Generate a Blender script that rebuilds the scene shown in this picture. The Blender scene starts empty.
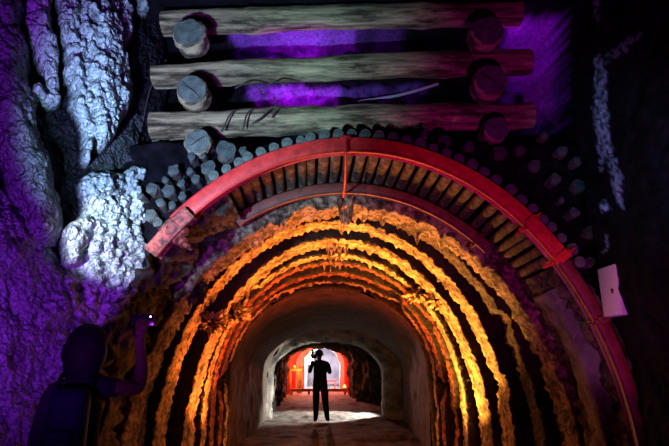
import bpy, bmesh, math, random
from math import sin, cos, pi, sqrt, radians, atan2
from mathutils import Vector, Matrix, noise
random.seed(7)
C = bpy.context.scene.collection
F = 500.0; PITCH = radians(15); CAMZ = 1.55

def P(px, py, Y):
    x = (px-334.5)/F; y = (223-py)/F
    dy = cos(PITCH)-y*sin(PITCH); dz = sin(PITCH)+y*cos(PITCH)
    return Vector((x*Y/dy, Y, CAMZ+dz*Y/dy))

def project(v):
    y = v.y*cos(PITCH)+(v.z-CAMZ)*sin(PITCH); u = -v.y*sin(PITCH)+(v.z-CAMZ)*cos(PITCH)
    return 334.5+F*v.x/y, 223-F*u/y

def lerp(a, b, t): return a+(b-a)*t
def clamp(x, a=0.0, b=1.0): return max(a, min(b, x))
def sst(a, b, x):
    t = clamp((x-a)/(b-a)); return t*t*(3-2*t)
def fb(v, o=4): return noise.fractal(v, 1.0, 2.0, o)
def nz(v): return noise.noise(v)
def cell(v):            # rounded cauliflower bumps, 0..1
    d = noise.voronoi(v)[0]
    return 1-clamp(d[0]*1.25)**2

# ---------------------------------------------------------------- materials
def new_mat(name):
    m = bpy.data.materials.new(name); m.use_nodes = True
    nt = m.node_tree; b = nt.nodes['Principled BSDF']
    return m, nt, b

def rock_mat(name, dark, light, scale=6, rough=.75, bump=.5, bscale=22, attr=None, dep_and_light=(.8,.8,.82), metal=0, stretch=(1,1,1), spec=.5, lo=.38, hi=.62, nodule=0, patch=0, pstretch=(1,1,1)):
    m, nt, b = new_mat(name); N = nt.nodes; L = nt.links
    tc = N.new('ShaderNodeTexCoord'); mp = N.new('ShaderNodeMapping'); mp.inputs['Scale'].default_value = stretch
    L.new(tc.outputs['Object'], mp.inputs['Vector'])
    n1 = N.new('ShaderNodeTexNoise'); n1.inputs['Scale'].default_value = scale; n1.inputs['Detail'].default_value = 8; n1.inputs['Roughness'].default_value = .65
    L.new(mp.outputs[0], n1.inputs['Vector'])
    r = N.new('ShaderNodeValToRGB'); r.color_ramp.elements[0].position = lo; r.color_ramp.elements[1].position = hi
    r.color_ramp.elements[0].color = (*dark, 1); r.color_ramp.elements[1].color = (*light, 1)
    L.new(n1.outputs['Fac'], r.inputs['Fac']); col = r.outputs['Color']
    if patch:
        mp2 = N.new('ShaderNodeMapping'); mp2.inputs['Scale'].default_value = pstretch; L.new(tc.outputs['Object'], mp2.inputs['Vector'])
        np_ = N.new('ShaderNodeTexNoise'); np_.inputs['Scale'].default_value = patch; np_.inputs['Detail'].default_value = 6; np_.inputs['Roughness'].default_value = .7
        L.new(mp2.outputs[0], np_.inputs['Vector'])
        rp = N.new('ShaderNodeValToRGB'); rp.color_ramp.elements[0].position = .40; rp.color_ramp.elements[1].position = .56
        rp.color_ramp.elements[0].color = (.16,.13,.11,1); rp.color_ramp.elements[1].color = (1,1,1,1)
        L.new(np_.outputs['Fac'], rp.inputs['Fac'])
        mu = N.new('ShaderNodeMix'); mu.data_type = 'RGBA'; mu.blend_type = 'MULTIPLY'; mu.inputs[0].default_value = 1
        L.new(col, mu.inputs[6]); L.new(rp.outputs[0], mu.inputs[7]); col = mu.outputs[2]
    if attr:
        a = N.new('ShaderNodeAttribute'); a.attribute_name = attr
        mx = N.new('ShaderNodeMix'); mx.data_type = 'RGBA'
        L.new(a.outputs['Fac'], mx.inputs[0]); L.new(col, mx.inputs[6])
        n3 = N.new('ShaderNodeTexNoise'); n3.inputs['Scale'].default_value = 30; n3.inputs['Detail'].default_value = 5
        L.new(mp.outputs[0], n3.inputs['Vector'])
        r3 = N.new('ShaderNodeValToRGB'); r3.color_ramp.elements[0].position = .3; r3.color_ramp.elements[1].position = .6
        r3.color_ramp.elements[0].color = (dep_and_light[0]*.45, dep_and_light[1]*.45, dep_and_light[2]*.45, 1); r3.color_ramp.elements[1].color = (*dep_and_light, 1)
        L.new(n3.outputs['Fac'], r3.inputs['Fac']); L.new(r3.outputs['Color'], mx.inputs[7])
        col = mx.outputs[2]
    L.new(col, b.inputs['Base Color'])
    b.inputs['Roughness'].default_value = rough; b.inputs['Metallic'].default_value = metal
    b.inputs['Specular IOR Level'].default_value = spec
    n2 = N.new('ShaderNodeTexNoise'); n2.inputs['Scale'].default_value = bscale; n2.inputs['Detail'].default_value = 8; n2.inputs['Roughness'].default_value = .7
    L.new(mp.outputs[0], n2.inputs['Vector'])
    bp = N.new('ShaderNodeBump'); bp.inputs['Strength'].default_value = bump; bp.inputs['Distance'].default_value = .03
    L.new(n2.outputs['Fac'], bp.inputs['Height']); L.new(bp.outputs[0], b.inputs['Normal'])
    if nodule:
        v = N.new('ShaderNodeTexVoronoi'); v.inputs['Scale'].default_value = nodule; v.inputs['Detail'].default_value = 1.5
        L.new(mp.outputs[0], v.inputs['Vector'])
        b2 = N.new('ShaderNodeBump'); b2.invert = True; b2.inputs['Strength'].default_value = 1; b2.inputs['Distance'].default_value = .035
        L.new(v.outputs['Distance'], b2.inputs['Height']); L.new(bp.outputs[0], b2.inputs['Normal']); L.new(b2.outputs[0], b.inputs['Normal'])
    return m

def plain(name, col, rough=.5, metal=0, emit=None, estr=0, spec=.5):
    m, nt, b = new_mat(name)
    n = nt.nodes.new('ShaderNodeTexNoise'); n.inputs['Scale'].default_value = 40; n.inputs['Detail'].default_value = 4
    r = nt.nodes.new('ShaderNodeValToRGB'); r.color_ramp.elements[0].position = .3; r.color_ramp.elements[1].position = .6
    r.color_ramp.elements[0].color = (col[0]*.75, col[1]*.75, col[2]*.75, 1); r.color_ramp.elements[1].color = (*col, 1)
    nt.links.new(n.outputs['Fac'], r.inputs['Fac']); nt.links.new(r.outputs[0], b.inputs['Base Color'])
    b.inputs['Roughness'].default_value = rough; b.inputs['Metallic'].default_value = metal
    b.inputs['Specular IOR Level'].default_value = spec
    if emit:
        b.inputs['Emission Color'].default_value = (*emit, 1); b.inputs['Emission Strength'].default_value = estr
    return m

def end_grain(name, c0, c1):
    m, nt, b = new_mat(name); N = nt.nodes; L = nt.links
    tc = N.new('ShaderNodeTexCoord'); w = N.new('ShaderNodeTexWave'); w.wave_type = 'RINGS'; w.rings_direction = 'Y'
    w.inputs['Scale'].default_value = 14; w.inputs['Distortion'].default_value = 1.5; w.inputs['Detail'].default_value = 3
    L.new(tc.outputs['Object'], w.inputs['Vector'])
    n = N.new('ShaderNodeTexNoise'); n.inputs['Scale'].default_value = 14; n.inputs['Detail'].default_value = 6
    L.new(tc.outputs['Object'], n.inputs['Vector'])
    mx = N.new('ShaderNodeMath'); mx.operation = 'MULTIPLY_ADD'; mx.inputs[1].default_value = .16
    L.new(w.outputs['Fac'], mx.inputs[0]); L.new(n.outputs['Fac'], mx.inputs[2])
    r = N.new('ShaderNodeValToRGB'); r.color_ramp.elements[0].position = .4; r.color_ramp.elements[1].position = .85
    r.color_ramp.elements[0].color = (*c0, 1); r.color_ramp.elements[1].color = (*c1, 1)
    L.new(mx.outputs[0], r.inputs['Fac']); L.new(r.outputs[0], b.inputs['Base Color'])
    b.inputs['Roughness'].default_value = .85
    return m

M = {}
M['wall_l'] = rock_mat('flowstone_rock', (.002,.002,.003), (.014,.012,.02), scale=5, rough=.5, spec=.18, bump=.8, bscale=26, attr='dep_and_light', dep_and_light=(.60,.68,.72), nodule=26)
M['wall_r'] = rock_mat('dark_rock', (.003,.003,.004), (.010,.009,.011), scale=7, rough=.95, spec=.06, bump=.8, attr='dep_and_light', dep_and_light=(.4,.5,.65))
M['wall_b'] = rock_mat('back_rock', (.002,.0018,.003), (.009,.006,.011), scale=8, rough=.9, spec=.08, bump=.8, attr='dep_and_light', dep_and_light=(.34,.08,.62))  # violet colour stands in for violet light between the logs
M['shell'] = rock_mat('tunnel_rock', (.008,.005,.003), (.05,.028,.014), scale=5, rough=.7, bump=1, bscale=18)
M['fill'] = rock_mat('rubble_rock', (.010,.010,.009), (.11,.12,.09), scale=9, rough=.6, bump=1, bscale=24, lo=.46, hi=.7)
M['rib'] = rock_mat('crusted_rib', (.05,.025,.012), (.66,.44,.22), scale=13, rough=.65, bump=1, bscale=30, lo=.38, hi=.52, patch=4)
M['ribnear'] = rock_mat('dull_crusted_rib', (.02,.012,.01), (.16,.10,.07), scale=12, rough=.75, bump=1, bscale=30, lo=.38, hi=.62, patch=5)  # darker copy of crusted_rib: weaker light on outer ribs put into colour
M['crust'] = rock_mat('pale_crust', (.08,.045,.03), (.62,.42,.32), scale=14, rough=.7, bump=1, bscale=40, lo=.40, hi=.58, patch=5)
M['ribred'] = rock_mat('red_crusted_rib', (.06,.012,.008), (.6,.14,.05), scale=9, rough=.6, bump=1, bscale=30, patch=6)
M['lining'] = rock_mat('lining_render', (.018,.009,.004), (.08,.036,.016), scale=3, rough=.8, bump=.4, bscale=14)
M['pier'] = rock_mat('pier_concrete', (.07,.055,.05), (.26,.22,.21), scale=4, rough=.85, bump=.7, bscale=16)
M['pillar'] = rock_mat('mottled_rock', (.015,.01,.012), (.34,.2,.09), scale=7, rough=.7, bump=1, bscale=20, lo=.45, hi=.7)  # random mix of near-black and orange-brown tone
M['portal'] = rock_mat('portal_rock', (.02,.018,.015), (.20,.18,.15), scale=3, rough=.8, bump=.9, bscale=9)
M['passage'] = rock_mat('passage_rock', (.010,.0095,.009), (.06,.056,.05), scale=5, rough=.95, spec=.08, bump=1.4, bscale=14)
M['room'] = rock_mat('room_rock', (.35,.2,.16), (.6,.42,.36), scale=1.5, rough=.8, bump=.6, bscale=5)
M['grey'] = rock_mat('grey_lining', (.25,.25,.3), (.45,.45,.52), scale=1.5, rough=.7, bump=.4, bscale=5)
M['floor'] = rock_mat('gravel_floor', (.02,.018,.016), (.22,.2,.18), scale=3.5, rough=.8, spec=.25, bump=1.2, bscale=12, lo=.35, hi=.6)
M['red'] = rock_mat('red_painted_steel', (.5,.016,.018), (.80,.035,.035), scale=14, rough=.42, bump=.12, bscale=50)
M['reddim'] = rock_mat('dim_red_steel', (.10,.008,.01), (.24,.02,.025), scale=10, rough=.5, bump=.15, bscale=50)  # darker copy of red_painted_steel: shade on the lower right leg painted in
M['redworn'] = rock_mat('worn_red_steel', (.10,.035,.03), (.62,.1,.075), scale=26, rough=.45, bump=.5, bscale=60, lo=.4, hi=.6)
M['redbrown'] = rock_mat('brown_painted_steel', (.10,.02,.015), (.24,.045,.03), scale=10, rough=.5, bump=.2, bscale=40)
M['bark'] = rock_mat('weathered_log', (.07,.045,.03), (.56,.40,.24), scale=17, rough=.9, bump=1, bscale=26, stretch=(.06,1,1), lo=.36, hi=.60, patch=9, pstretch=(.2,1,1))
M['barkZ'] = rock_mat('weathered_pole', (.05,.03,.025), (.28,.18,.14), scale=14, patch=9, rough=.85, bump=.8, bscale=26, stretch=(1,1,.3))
M['bark_dark'] = rock_mat('shaded_log', (.03,.02,.02), (.10,.075,.065), scale=5, rough=.9, bump=.7, bscale=18, stretch=(.22,1,1))  # darker copy of weathered_log, shade put into the colour
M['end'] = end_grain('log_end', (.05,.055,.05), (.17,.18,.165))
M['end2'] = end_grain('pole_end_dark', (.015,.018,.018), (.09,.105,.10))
M['crack'] = plain('crack_dark', (.01,.01,.01), .9)
M['white'] = plain('white_paint', (.72,.66,.70), .45)
M['steel'] = plain('dark_steel', (.12,.07,.06), .45, .6)
M['skin'] = plain('skin', (.10,.045,.035), .8, spec=.15)
M['black'] = plain('black_cloth', (.006,.006,.007), .9, spec=.08)
M['hair'] = plain('black_hair', (.004,.003,.004), .7, spec=.08)
M['shirt'] = plain('dim_shirt', (.010,.006,.014), .9, spec=.08)
M['navy'] = plain('navy_nylon', (.004,.005,.014), .7, spec=.08)
M['phone'] = plain('phone_black', (.01,.01,.012), .2)
M['flash'] = plain('phone_light', (.9,.9,.85), .4, 0, (1,.95,.85), 6)
M['lamp'] = plain('lamp_glow', (.9,.9,.9), .4, 0, (1,.97,.92), 14)
M['amber'] = plain('amber_glow', (.9,.6,.2), .4, 0, (1,.55,.1), 6)
M['wood'] = rock_mat('lit_timber', (.3,.15,.06), (.6,.35,.15), scale=3, rough=.8, bump=.3)
M['twig'] = plain('twig', (.05,.035,.03), .9)
M['stick'] = plain('peeled_stick', (.45,.3,.5), .8)  # violet tint of the light mixed into the stick colour

# ---------------------------------------------------------------- object helpers
def link(name, verts, faces, mat, parent=None, smooth=True, attr=None, mats=None, fm=None):
    me = bpy.data.meshes.new(name); me.from_pydata([tuple(v) for v in verts], [], faces)
    for m in (mats or [mat]): me.materials.append(m)
    if fm: me.polygons.foreach_set('material_index', fm)
    me.polygons.foreach_set('use_smooth', [smooth]*len(me.polygons))
    if attr is not None:
        a = me.attributes.new('dep_and_light', 'FLOAT', 'POINT'); a.data.foreach_set('value', attr)
    me.update()
    o = bpy.data.objects.new(name, me); C.objects.link(o)
    if parent is not None:
        o.parent = parent
    return o

def tag(o, label=None, cat=None, group=None, kind=None):
    if label: o['label'] = label
    if cat: o['category'] = cat
    if group: o['group'] = group
    if kind: o['kind'] = kind
    return o
def empty(name, loc, label, cat, group=None, rot=(0,0,0)):
    o = bpy.data.objects.new(name, None); C.objects.link(o); o.location = loc; o.rotation_euler = rot
    o.empty_display_size = .1
    return tag(o, label, cat, group)
def recenter(o, c):     # move origin of a mesh object to world point c
    c = Vector(c)
    o.data.transform(Matrix.Translation(-c)); o.location = c
    return o

class MB:
    def __init__(s): s.v = []; s.f = []; s.m = []
    def add(s, vs, fs, mi=0):
        k = len(s.v); s.v += [Vector(v) for v in vs]; s.f += [tuple(i+k for i in f) for f in fs]; s.m += [mi]*len(fs)
    def box(s, c, d, rot=None, bev=0, mi=0):
        bm = bmesh.new(); bmesh.ops.create_cube(bm, size=1)
        for v in bm.verts: v.co = Vector((v.co.x*d[0], v.co.y*d[1], v.co.z*d[2]))
        if bev: bmesh.ops.bevel(bm, geom=list(bm.edges), offset=bev, segments=2, affect='EDGES', profile=.5)
        R = rot or Matrix.Identity(3)
        bm.verts.index_update()
        s.add([R @ v.co+Vector(c) for v in bm.verts], [[v.index for v in f.verts] for f in bm.faces], mi); bm.free()
    def tube(s, pts, rads, n=12, cap=True, mi=0, wob=0, capmi=None, seed=0):
        pts = [Vector(p) for p in pts]
        if not hasattr(rads, '__len__'): rads = [rads]*len(pts)
        vs = []; fs = []
        up = None
        for i, p in enumerate(pts):
            t = (pts[min(i+1, len(pts)-1)]-pts[max(i-1, 0)]).normalized()
            if up is None:
                up = Vector((0,0,1)) if abs(t.z) < .9 else Vector((1,0,0))
            a = (up-t*up.dot(t)).normalized(); b = t.cross(a); up = a
            for j in range(n):
                th = 2*pi*j/n; r = rads[i]
                d = a*cos(th)+b*sin(th)
                if wob: r *= 1+wob*nz(d*1.3+Vector((i*.35+seed, seed*1.7, 0)))
                vs.append(p+d*r)
        for i in range(len(pts)-1):
            for j in range(n):
                k = (j+1) % n
                fs.append((i*n+j, i*n+k, (i+1)*n+k, (i+1)*n+j))
        s.add(vs, fs, mi)
        if cap:
            cm = mi if capmi is None else capmi
            for i in (0, len(pts)-1):
                ring = vs[i*n:(i+1)*n]
                fsr = list(range(n))
                s.add(ring, [fsr[::-1] if i else fsr], cm)
    def build(s, name, mat, parent=None, smooth=True, mats=None):
        o = link(name, s.v, s.f, mat, parent, smooth, mats=mats, fm=s.m if mats else None)
        return o
def finish(o, angle=40):
    bm = bmesh.new(); bm.from_mesh(o.data); bmesh.ops.recalc_face_normals(bm, faces=bm.faces)
    for e in bm.edges:
        if len(e.link_faces) == 2 and e.calc_face_angle(0) > radians(angle): e.smooth = False
    bm.to_mesh(o.data); bm.free(); return o

# ---------------------------------------------------------------- arch profile
# (Y, centre x, half width, spring height, rise)
def profile(cx, a, zs, b, n=320, z0=-.05):
    pts = []
    for i in range(60): pts.append((cx-a, z0+(zs-z0)*i/60))
    for i in range(241):
        t = pi-pi*i/240; pts.append((cx+a*cos(t), zs+b*sin(t)))
    for i in range(1, 61): pts.append((cx+a, zs-(zs-z0)*i/60))
    # resample by length
    L = [0]
    for p, q in zip(pts, pts[1:]): L.append(L[-1]+math.hypot(q[0]-p[0], q[1]-p[1]))
    out = []; j = 0
    for i in range(n+1):
        s = L[-1]*i/n
        while j < len(L)-2 and L[j+1] < s: j += 1
        t = (s-L[j])/max(1e-9, L[j+1]-L[j]); p, q = pts[j], pts[j+1]
        x, z = lerp(p[0], q[0], t), lerp(p[1], q[1], t)
        tx, tz = q[0]-p[0], q[1]-p[1]; l = math.hypot(tx, tz)
        out.append((x, z, -tz/l, tx/l))      # outward normal
    return out

KEYS = [(4.0,.15,2.15,.7,2.60),(4.9,.10,2.15,.7,2.52),(5.15,.15,2.17,.5,2.63),(5.7,.07,2.12,.6,2.60),(6.3,0,2.02,.6,2.63),(7.0,.04,1.92,.5,2.63),(7.6,0,1.82,.8,2.28),(8.5,-.05,1.72,1.2,1.75),(9.1,-.08,1.71,1.2,1.55)]
def key(Y):
    if Y <= KEYS[0][0]: return KEYS[0][1:]
    for p, q in zip(KEYS, KEYS[1:]):
        if Y <= q[0]:
            t = (Y-p[0])/(q[0]-p[0]); return tuple(lerp(p[i], q[i], t) for i in range(1, 5))
    return KEYS[-1][1:]

def sweep(name, prof, section, mat, disp=None, closed=True, i0=0, i1=None, parent=None, smooth=True, capends=True):
    """section: list of (r outward, y)"""
    i1 = len(prof)-1 if i1 is None else i1
    vs = []; fs = []; n = len(section); m = i1-i0+1
    for i in range(i0, i1+1):
        x, z, nx, nzz = prof[i]
        for j, (r, y) in enumerate(section):
            p = Vector((x+nx*r, y, z+nzz*r))
            if disp: p = p+disp(p, i, j, Vector((nx, 0, nzz)), r, y)
            vs.append(p)
    for i in range(m-1):
        for j in range(n if closed else n-1):
            k = (j+1) % n
            fs.append((i*n+j, (i+1)*n+j, (i+1)*n+k, i*n+k))
    if closed and capends:
        fs.append(tuple(range(n))); fs.append(tuple(range((m-1)*n, m*n))[::-1])
    return link(name, vs, fs, mat, parent, smooth)

# ================================================================ SETTING
# floor
def make_floor():
    vs = []; fs = []; nx_, ny = 60, 240
    for j in range(ny+1):
        Y = -1.5+36*j/ny
        for i in range(nx_+1):
            X = -4+8*i/nx_
            h = .05*fb(Vector((X*1.2, Y*1.2, 0)))+.025*nz(Vector((X*6, Y*6, 3)))
            vs.append((X, Y, h-.03))
    for j in range(ny):
        for i in range(nx_):
            a = j*(nx_+1)+i; fs.append((a, a+1, a+nx_+2, a+nx_+1))
    tag(link('floor', vs, fs, M['floor']), kind='structure')
make_floor()

# ---- left wall: flowstone columns
def seg_d(px, py, pts, ws):
    best = 1e9; bw = 1
    if len(pts) == 1: return math.hypot(px-pts[0][0], py-pts[0][1])/ws[0], ws[0]
    for k in range(len(pts)-1):
        (x0, y0), (x1, y1) = pts[k], pts[k+1]
        dx, dy = x1-x0, y1-y0
        t = clamp(((px-x0)*dx+(py-y0)*dy)/(dx*dx+dy*dy))
        d = math.hypot(px-x0-dx*t, py-y0-dy*t); w = lerp(ws[k], ws[k+1], t)
        if d/w < best: best = d/w; bw = w
    return best, bw
COLS = [
 ([(26,-90),(33,10),(40,55),(50,80),(50,92)],[15,15,12,8,7],.20,1),
 ([(35,100)],[12],.2,1), ([(48,106)],[9],.2,1), ([(28,120),(29,135)],[6,5],.1,.6),
 ([(60,-90),(62,0),(70,50),(76,105),(82,140),(84,165)],[11,12,12,9,7,3],.20,1),
 ([(92,-90),(94,0),(97,60),(100,105),(97,140)],[24,23,23,25,15],.30,1),
 ([(112,62),(121,92),(112,128)],[7,10,8],.24,1),
 ([(114,-90),(118,0),(124,42)],[15,11,5],.16,.85),
 ([(142,-90),(142,15)],[10,6],.14,.7),
 ([(102,198),(106,240),(98,288)],[26,38,40],.16,1),
 ([(132,184),(136,215),(120,265)],[16,24,30],.16,1),
 ([(66,262),(72,240),(82,228)],[12,13,8],.26,1),
 ([(142,190),(143,200)],[7,9],.1,1),
 ([(-20,-90),(-5,0),(4,80),(14,140),(26,190),(40,232)],[36,24,24,25,25,22],.34,.30),  # weaker white light on the left mass is put into its deposit value
 ([(-30,240),(10,270),(38,300)],[60,46,40],.30,.36),
 ([(-30,330),(30,360),(30,480),(20,600)],[60,48,52,60],.26,.40),
 ([(60,300),(60,380),(80,470)],[34,34,34],.14,.35),
 ([(100,160),(125,150),(135,120)],[16,14,8],.05,.12),
]
SL = [Vector((94,182)),]
def pw(x, pts):
    if x <= pts[0][0]: return pts[0][1]
    for p, q in zip(pts, pts[1:]):
        if x <= q[0]: return lerp(p[1], q[1], (x-p[0])/(q[0]-p[0]))
    return pts[-1][1]
def lb(py): return pw(py, [(205,164),(232,158),(255,151),(300,127),(340,108),(446,84),(600,60)])+4*nz(Vector((py*.05,3,0)))+2*nz(Vector((py*.2,7,0)))
def rb(py): return pw(py, [(100,572),(230,592),(290,603),(330,618),(370,633),(446,648),(640,655)])+3*nz(Vector((py*.06,23,0)))
def wallY(px):
    k = (px-334.5)/518; return 3.184/(.34-k)
def make_wall_left():
    x0, x1, y0, y1, st = -150, 168, -130, 620, 1.2
    nx_ = int((x1-x0)/st); ny = int((y1-y0)/st)
    vs = []; dep_and_light = []; fs = []
    for j in range(ny+1):
        py = y0+st*j
        for i in range(nx_+1):
            u = x0+st*i; px = u-(max(0, -40-u)**2)*.09; px = min(px, lb(py)); over = max(0, x0+st*i-lb(py))
            Y = wallY(px)+over*.03; p = P(px, py, Y)
            w1 = 5*nz(Vector((px*.04, py*.04, 1))); w2 = 5*nz(Vector((px*.04, py*.04, 9)))
            ex, ey = px+w1+2.5*nz(Vector((px*.15, py*.15, 4))), py+w2
            h = 0; dmax = 0
            for pts, ws, H, al in COLS:
                d, w = seg_d(ex, ey, pts, ws)
                if d < 1.0:
                    hh = H*sqrt(1-d*d)
                    if hh > h: h = hh
                    g = al*sst(1.0, .86, d)
                    if g > dmax: dmax = g
            k = 1 if dmax > .55 else .5
            bump = cell(Vector((p.x*11, p.y*7, p.z*10)))*.05+cell(Vector((p.x*22, p.y*14, p.z*20)))*.05+cell(Vector((p.x*45, p.y*30, p.z*40)))*.014
            n = .08*fb(Vector((p.x*2, p.y*2, p.z*1.2)))+.05*fb(Vector((p.x*9, p.y*9, p.z*6+5)))
            tot = h+n+bump*k*(.3+.7*min(1, dmax*2))
            if 170 < py < 300 and 55 < px < 162 and dmax > .9:     # drapery ridges running down the pale slab
                tot += .035*abs(sin((py*.8+px*.5+8*w1*.3)*.28))
            # dark crack areas get spiky relief
            if dmax < .1: tot += .05*abs(nz(Vector((p.x*14, p.y*14, p.z*9))))
            # pick out crumbly holes in the deposit
            hole = nz(Vector((p.x*7, p.y*7, p.z*6+20)))
            if hole < -.42 and al: dmax *= .5
            dirn = Vector((.6, -.8, 0))
            if over > 0: tot *= math.exp(-over*.15)
            vs.append(p+dirn*tot); dep_and_light.append(dmax)
    for j in range(ny):
        for i in range(nx_):
            a = j*(nx_+1)+i; fs.append((a, a+nx_+1, a+nx_+2, a+1))
    tag(link('wall_left', vs, fs, M['wall_l'], attr=dep_and_light), kind='structure')
make_wall_left()

# ---- right wall
RC = [([(596,-20),(597,18)],[4,4],1),([(598,60),(601,85),(600,112),(605,150),(602,160)],[5,9,8,8,5],.9),([(606,62),(622,52),(640,32)],[5,4,2],.45),
      ([(612,160),(618,180),(620,205)],[5,7,3],.7),([(604,206)],[7],1),([(606,235),(604,250)],[3,2],.6),([(600,168)],[3],.8)]
def wallYR(px): return 3.9-1.5*(px-590)/110 if px > 590 else 3.9+.9*(590-px)/35
def make_wall_right():
    st = 2.0; nx_ = 130; ny = 385
    vs = []; dep_and_light = []; fs = []
    for j in range(ny+1):
        py = -130+st*j; b0 = rb(py)
        for i in range(-4, nx_+1):
            px = b0+st*max(0, i)+(max(0, i-60)**2)*.18; back = max(0, -i)*.2
            Yb = 3.86 if i >= 0 else 3.86
            Y = Yb-1.6*(px-b0)/100+back
            q1 = P(px, py, 1.0).x; Y = max(Y, 1.95/max(.3, q1)); p = P(px, py, Y)
            d = 0
            ex = px+4*nz(Vector((px*.2, py*.12, 2))); ey = py+4*nz(Vector((px*.2, py*.12, 12)))
            for pts, ws, al in RC:
                q, w = seg_d(ex, ey, pts, ws)
                if q < 1: d = max(d, al*sst(1, .6, q)*(1 if nz(Vector((px*.3, py*.22, 7))) > -.12 else .15))
            n = .10*fb(Vector((p.x*2, p.y*2, p.z*2)))+.02*fb(Vector((p.x*7, p.y*7, p.z*7)))+.02*fb(Vector((p.x*18, p.y*18, p.z*18)))+.03*d
            if abs(px-617) < 28 and abs(py-288) < 40: n = min(n, .0)*.5
            if i < 0: n *= .3
            vs.append(p+Vector((-.6, -.8, 0))*n); dep_and_light.append(d)
    m = nx_+5
    for j in range(ny):
        for i in range(m-1):
            a = j*m+i; fs.append((a, a+1, a+m+1, a+m))
    tag(link('wall_right', vs, fs, M['wall_r'], attr=dep_and_light), kind='structure')
make_wall_right()

# ---- rock face around and above the arch
def make_wall_back():
    prof = profile(.12, 2.15, .7, 2.56, 420); R = 96; S = 8
    vs = []; dep_and_light = []; fs = []
    for i, (x, z, nx, nn) in enumerate(prof):
        for j in range(-S, R+1):
            r = .17+3.4*(max(0, j)/R)**1.25
            p = Vector((x+nx*r, 0, z+nn*r))
            rec = sst(3.44, 3.56, p.z+.04*nz(Vector((p.x*3,0,0))))*sst(-2.15, -1.95, p.x)*(1-sst(2.30, 2.42, p.x+.1*nz(Vector((p.z*3,0,5)))))
            if p.z > 4.9: rec *= 1-sst(4.9, 5.1, p.z)
            p.y = lerp(4.26, 4.92, rec)
            if j < 0: p.y = lerp(p.y, 5.1, -j/S)
            n = .10*fb(Vector((p.x*1.6, 2, p.z*1.6)))+.06*cell(Vector((p.x*7, 1, p.z*7)))+.05*fb(Vector((p.x*8, 3, p.z*8)))
            p.y -= n*(.2+.8*min(1, max(0, j)/6))*(.55+.45*rec)
            d = 0
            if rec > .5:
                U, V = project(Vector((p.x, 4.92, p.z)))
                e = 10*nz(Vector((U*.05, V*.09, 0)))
                for (u0, u1, v0, v1, al) in ((236,352,30,66,1),(352,400,36,64,.25),(250,352,88,112,.9),(352,425,88,116,.4),(500,552,-40,135,.9)):  # violet light on the wall painted as coloured strips
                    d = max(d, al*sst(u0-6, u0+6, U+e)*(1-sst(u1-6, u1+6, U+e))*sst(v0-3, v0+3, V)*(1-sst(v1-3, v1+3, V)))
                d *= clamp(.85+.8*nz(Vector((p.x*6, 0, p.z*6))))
            vs.append(p); dep_and_light.append(d)
    m = R+S+1
    for i in range(len(prof)-1):
        for j in range(m-1):
            a = i*m+j; fs.append((a, a+1, a+m+1, a+m))
    tag(link('wall_back', vs, fs, M['wall_b'], attr=dep_and_light), kind='structure')
make_wall_back()

# ---- rock shell of the tunnel
def tube_shell(name, stations, off, mat, amp, freq, n=260, sub=.06, kindname=None):
    vs = []; fs = []; Ys = []
    for (A, B) in zip(stations, stations[1:]):
        k = max(1, int(round((B[0]-A[0])/sub)))
        for i in range(k): 
            t = i/k; Ys.append(tuple(lerp(A[q], B[q], t) for q in range(5)))
    Ys.append(stations[-1])
    for (Y, cx, a, zs, b) in Ys:
        for (x, z, nx, nn) in profile(cx, a, zs, b, n):
            p = Vector((x, Y, z)); d = off+amp*fb(p*freq)+amp*.6*fb(p*freq*3.3)
            vs.append(Vector((x+nx*d, Y, z+nn*d)))
    m = n+1
    for i in range(len(Ys)-1):
        for j in range(n):
            fs.append((i*m+j, i*m+j+1, (i+1)*m+j+1, (i+1)*m+j))
    return tag(link(name, vs, fs, mat), kind='structure')
tube_shell('ceiling', [k for k in KEYS if k[0] > 4.5 ], .30, M['shell'], .16, 2.2)
# plastered lining, 9-14 m
tube_shell('ceiling_lining', [(9.0,-.08,1.70,1.2,1.55),(10.5,-.05,1.72,1.2,1.42),(12.3,-.02,1.76,1.15,1.3),(13.9,0,1.78,1.1,1.18)], 0, M['lining'], .03, 1.4, n=160, sub=.12)
# portal face + passage
tube_shell('wall_portal', [(13.85,0,1.80,1.1,1.2),(13.95,-.19,1.62,1.25,.86),(14.1,-.19,1.50,1.15,.84),(14.6,-.19,1.50,1.15,.82),(14.8,-.1,1.62,1.2,.9)], 0, M['portal'], .05, 1.6, n=160, sub=.08)
tube_shell('wall_passage', [(14.8,-.1,1.62,1.2,.9),(15.4,.15,1.95,1.2,1.0),(16.6,.05,1.95,1.2,.95),(18,-.3,1.6,1.2,.85),(20,-.6,1.45,1.2,.8),(21.8,-.69,1.30,1.2,.78),(22.2,-.69,1.32,1.2,.78)], 0, M['passage'], .13, 1.1, n=160, sub=.12)
tube_shell('wall_chamber', [(22.2,-.69,1.5,1.2,1.0),(22.5,-.70,1.62,1.2,1.1),(25.9,-.68,1.62,1.2,1.1),(26.0,-.66,1.5,1.2,.9),(26.1,-.64,.92,1.2,.84)], 0, M['room'], .05, 1.2, n=120, sub=.25)
tube_shell('wall_far', [(26.1,-.62,.90,1.2,.84),(31,-.62,.9,1.2,.80),(31.1,-.62,.02,1.2,.02)], 0, M['grey'], .03, 1.2, n=80, sub=.25)

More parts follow.
